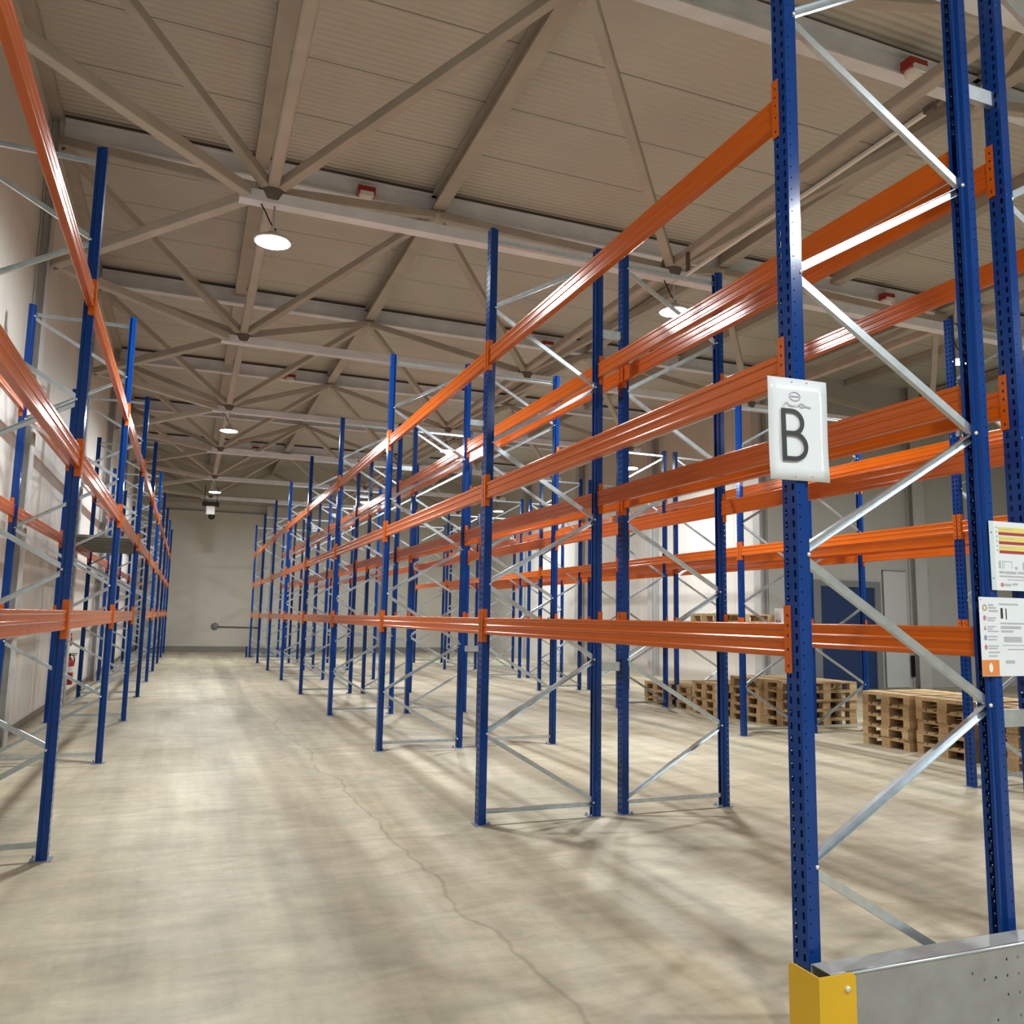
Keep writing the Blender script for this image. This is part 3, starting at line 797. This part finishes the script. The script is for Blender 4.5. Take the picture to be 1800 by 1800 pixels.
for nm, fzc, m, tri in (('round_icon', 0.735, 'pinkink', 0), ('triangle_icon', 0.612, 'tanink', 1), ('round_icon', 0.485, 'blueink', 0), ('round_icon', 0.365, 'pinkink', 0)):
    bm = bmesh.new()
    if tri:
        bm.faces.new([bm.verts.new(p) for p in ((0.020, -0.0016, hh*fzc-0.010), (0.038, -0.0016, hh*fzc-0.010), (0.029, -0.0016, hh*fzc+0.010))])
    else: disc(bm, 0.029, hh*fzc, 0.0088, -0.0016, 18, 0.0115)
    thick(bm, (0, -0.0003, 0)); obj(nm, bm, m, t)
tx = []
for fzc, lines in ((0.90, (0.03,)), (0.865, (0.045,)), (0.825, (0.055,))): tx += [(0.056, 0.056+lines[0], hh*fzc-0.004, hh*fzc+0.004)]
for fzc, ls in ((0.735, (0.055, 0.045)), (0.625, (0.05, 0.03)), (0.565, (0.065,)), (0.50, (0.058,)), (0.46, (0.052,)), (0.38, (0.062, 0.055)), (0.30, (0.066,)), (0.255, (0.05,))):
    for i, l in enumerate(ls): tx.append((0.044, 0.044+l, hh*fzc-0.0028-i*0.0105, hh*fzc+0.0028-i*0.0105))
prints('text_lines', t, 'greyink', tx)
prints('table_print', t, 'greyink', [(0.12, 0.24, hh*0.905, hh*0.925), (0.125, 0.43, hh*0.66, hh*0.68), (0.125, 0.25, hh*0.60, hh*0.635), (0.125, 0.20, hh*0.555, hh*0.58), (0.14, 0.25, hh*0.43, hh*0.50), (0.28, 0.43, hh*0.43, hh*0.50), (0.13, 0.43, hh*0.385, hh*0.395), (0.16, 0.38, hh*0.33, hh*0.345), (0.145, 0.20, hh*0.16, hh*0.20)])
prints('bar_print', t, 'ink', [(0.128, 0.142, hh*0.73, hh*0.865), (0.159, 0.165, hh*0.72, hh*0.86)])
bm = bmesh.new(); disc(bm, 0.010, hh-0.010, 0.003, -0.0016, 8); disc(bm, w_-0.010, hh-0.010, 0.003, -0.0016, 8); thick(bm, (0, -0.0003, 0)); obj('rivet', bm, 'grey_plastic', t)

# small white sheet on the pallet racks
qa, qb = atY(1361, 1069, 10.215), atY(1378, 1100, 10.215)
t = thing('row_sign', 'small white sheet with dark letters hanging at the pallet racks above the lowest beam', 'sign', (qa.x, 10.215, qb.z))
bm = bmesh.new(); box(bm, 0, 0.20, -0.001, 0, 0, qa.z-qb.z); obj('sheet', bm, 'paper', t)
quad_text('AA', 0.085, 'ink', 'printed_letter', t, (0.065, -0.0016, 0.060))

# ------------------------------------------------------------------ fire gear
def make_siren(loc, rz, label):
    t = thing('alarm_sounder', label, 'alarm', loc, rz, 'red and white alarm sounders')
    bm = bmesh.new(); box(bm, -0.13, 0.13, -0.10, 0.05, -0.06, 0.06); bevel_all(bm, 0.01); obj('back_box', bm, 'red', t)
    bm = bmesh.new(); lathe(bm, [(0.105, -0.06), (0.10, -0.09), (0.07, -0.125), (0.0, -0.135)], n=18); o = obj('dome', bm, 'white_plastic', t); o.location = (0, -0.02, 0)
    bm = bmesh.new(); box(bm, -0.10, 0.10, -0.125, -0.10, -0.11, -0.03); bevel_all(bm, 0.008); obj('lens_cover', bm, 'white_plastic', t)
    return t
sir = None
for (x, y, nm) in ((2.08, 11.75, 'second cross chord over the main aisle'), (7.22, 6.56, 'first cross chord over the pallet aisle'), (12.1, 11.75, 'second cross chord near the grey column'),
                   (7.29, 16.94, 'third cross chord over the pallet aisle'), (2.15, 22.13, 'fourth cross chord over the main aisle'), (2.05, 32.51, 'sixth cross chord over the main aisle')):
    lab = 'red and white alarm sounder on the %s' % nm
    loc = (x, y-0.137, ZT-0.10)
    if sir is None: sir = make_siren(loc, 0, lab)
    else: dup(sir, loc, 0, lab)

t = thing('fire_extinguisher', 'red fire extinguisher on the wall behind the passage bay of the wall rack row', 'fire extinguisher', (-1.96, 17.3, 0.29))
bm = bmesh.new(); lathe(bm, [(0, 0), (0.082, 0), (0.088, 0.01), (0.088, 0.40), (0.075, 0.45), (0.04, 0.48), (0.028, 0.49), (0.028, 0.51), (0, 0.51)], n=24); obj('cylinder', bm, 'red', t)
bm = bmesh.new(); lathe(bm, [(0.0885, 0.22), (0.0885, 0.33)], n=24); obj('label_band', bm, 'white_plastic', t, recalc=False)
bm = bmesh.new(); box(bm, -0.02, 0.02, -0.02, 0.02, 0.51, 0.55); box(bm, -0.01, 0.13, -0.012, 0.012, 0.55, 0.565); box(bm, -0.01, 0.11, -0.012, 0.012, 0.525, 0.537); obj('valve_lever', bm, 'black', t)
bm = bmesh.new(); tube(bm, [(0.02, 0, 0.53), (0.06, 0.06, 0.53), (0.085, 0.075, 0.45), (0.07, 0.075, 0.30), (0.06, 0.07, 0.15)], 0.011); obj('hose', bm, 'black', t)
bm = bmesh.new(); box(bm, -0.118, -0.089, -0.03, 0.03, 0.38, 0.44); obj('wall_bracket', bm, 'black', t)
t = thing('call_point', 'small white alarm button box on the wall above the fire extinguisher', 'alarm button', (WALL_L+0.002, 17.75, 1.18))
bm = bmesh.new(); box(bm, 0, 0.06, -0.06, 0.06, -0.06, 0.06); bevel_all(bm, 0.008); obj('box', bm, 'white_plastic', t)
bm = bmesh.new(); lathe(bm, [(0.03, 0), (0.028, 0.02), (0, 0.024)], n=14); o = obj('button', bm, 'red', t); o.location = (0.06, 0, 0); o.rotation_euler = (0, PI/2, 0)
t = thing('hose_cabinet', 'small dark red box on the wall between the call point and fire extinguisher', 'fire cabinet', (WALL_L+0.002, 17.4, 0.98))
bm = bmesh.new(); box(bm, 0, 0.12, -0.10, 0.10, 0, 0.17); bevel_all(bm, 0.008); obj('body', bm, 'red', t)
bm = bmesh.new(); box(bm, 0.121, 0.126, -0.085, 0.085, 0.015, 0.155); obj('lid', bm, 'red', t)

# ceiling unit at the far end of the aisle
t = thing('ceiling_unit', 'beige box unit with a black bracket hanging at the far end of the aisle', 'heater', (0.58, 33.0, 5.12))
bm = bmesh.new(); box(bm, -0.30, 0.30, -0.10, 0.10, 0.50, 0.66); bevel_all(bm, 0.015); obj('bracket', bm, 'black', t)
bm = bmesh.new()
for s in (-1, 1): lathe(bm, [(0.0, -0.02), (0.06, -0.02), (0.06, 0.0)], s*0.11, 0, 14)
o = obj('spotlight', bm, 'white_plastic', t); o.location = (0, -0.101, 0.58); o.rotation_euler = (PI/2, 0, 0)
bm = bmesh.new(); box(bm, -0.15, 0.16, -0.13, 0.13, 0.18, 0.50); bevel_all(bm, 0.02); obj('box', bm, 'white_plastic', t)
bm = bmesh.new(); lathe(bm, [(0.0, 0.0), (0.08, 0.02), (0.12, 0.09), (0.12, 0.18), (0, 0.18)], 0.06, 0, 18); obj('dome', bm, 'black', t)
bm = bmesh.new()
for s in (-1, 1): tube(bm, [(s*0.22, 0, 0.66), (s*0.22, 0, 1.28)], 0.012)
obj('hanger_rod', bm, 'black', t)

# light conduit beside the lower chord over the pallet aisle
t = thing('lighting_conduit', 'thin white conduit slung under the long chord beside the central racks', 'conduit', (0, 0, 0))
bm = bmesh.new(); box(bm, 5.67, 5.71, 4.95, 8.95, 6.03, 6.06); obj('tray', bm, 'white_plastic', t)
bm = bmesh.new(); box(bm, 5.665, 5.715, 4.85, 4.95, 6.03, 6.09); obj('end_bracket', bm, 'node', t)
bm = bmesh.new(); box(bm, 5.67, 5.71, 8.60, 8.64, 6.08, 6.33); obj('hanger', bm, 'node', t)

# ------------------------------------------------------------------ world and view
w = bpy.data.worlds.new('world'); sc.world = w; w.use_nodes = True
w.node_tree.nodes['Background'].inputs[0].default_value = (0.02, 0.02, 0.02, 1)
w.node_tree.nodes['Background'].inputs[1].default_value = 0.2
sc.view_settings.view_transform = 'Standard'
sc.view_settings.look = 'None'
sc.view_settings.gamma = 1.0
sc.view_settings.use_curve_mapping = False
sc.view_settings.exposure = 0.38
sc.cycles.max_bounces = 8
sc.cycles.diffuse_bounces = 3
sc.cycles.use_denoising = True
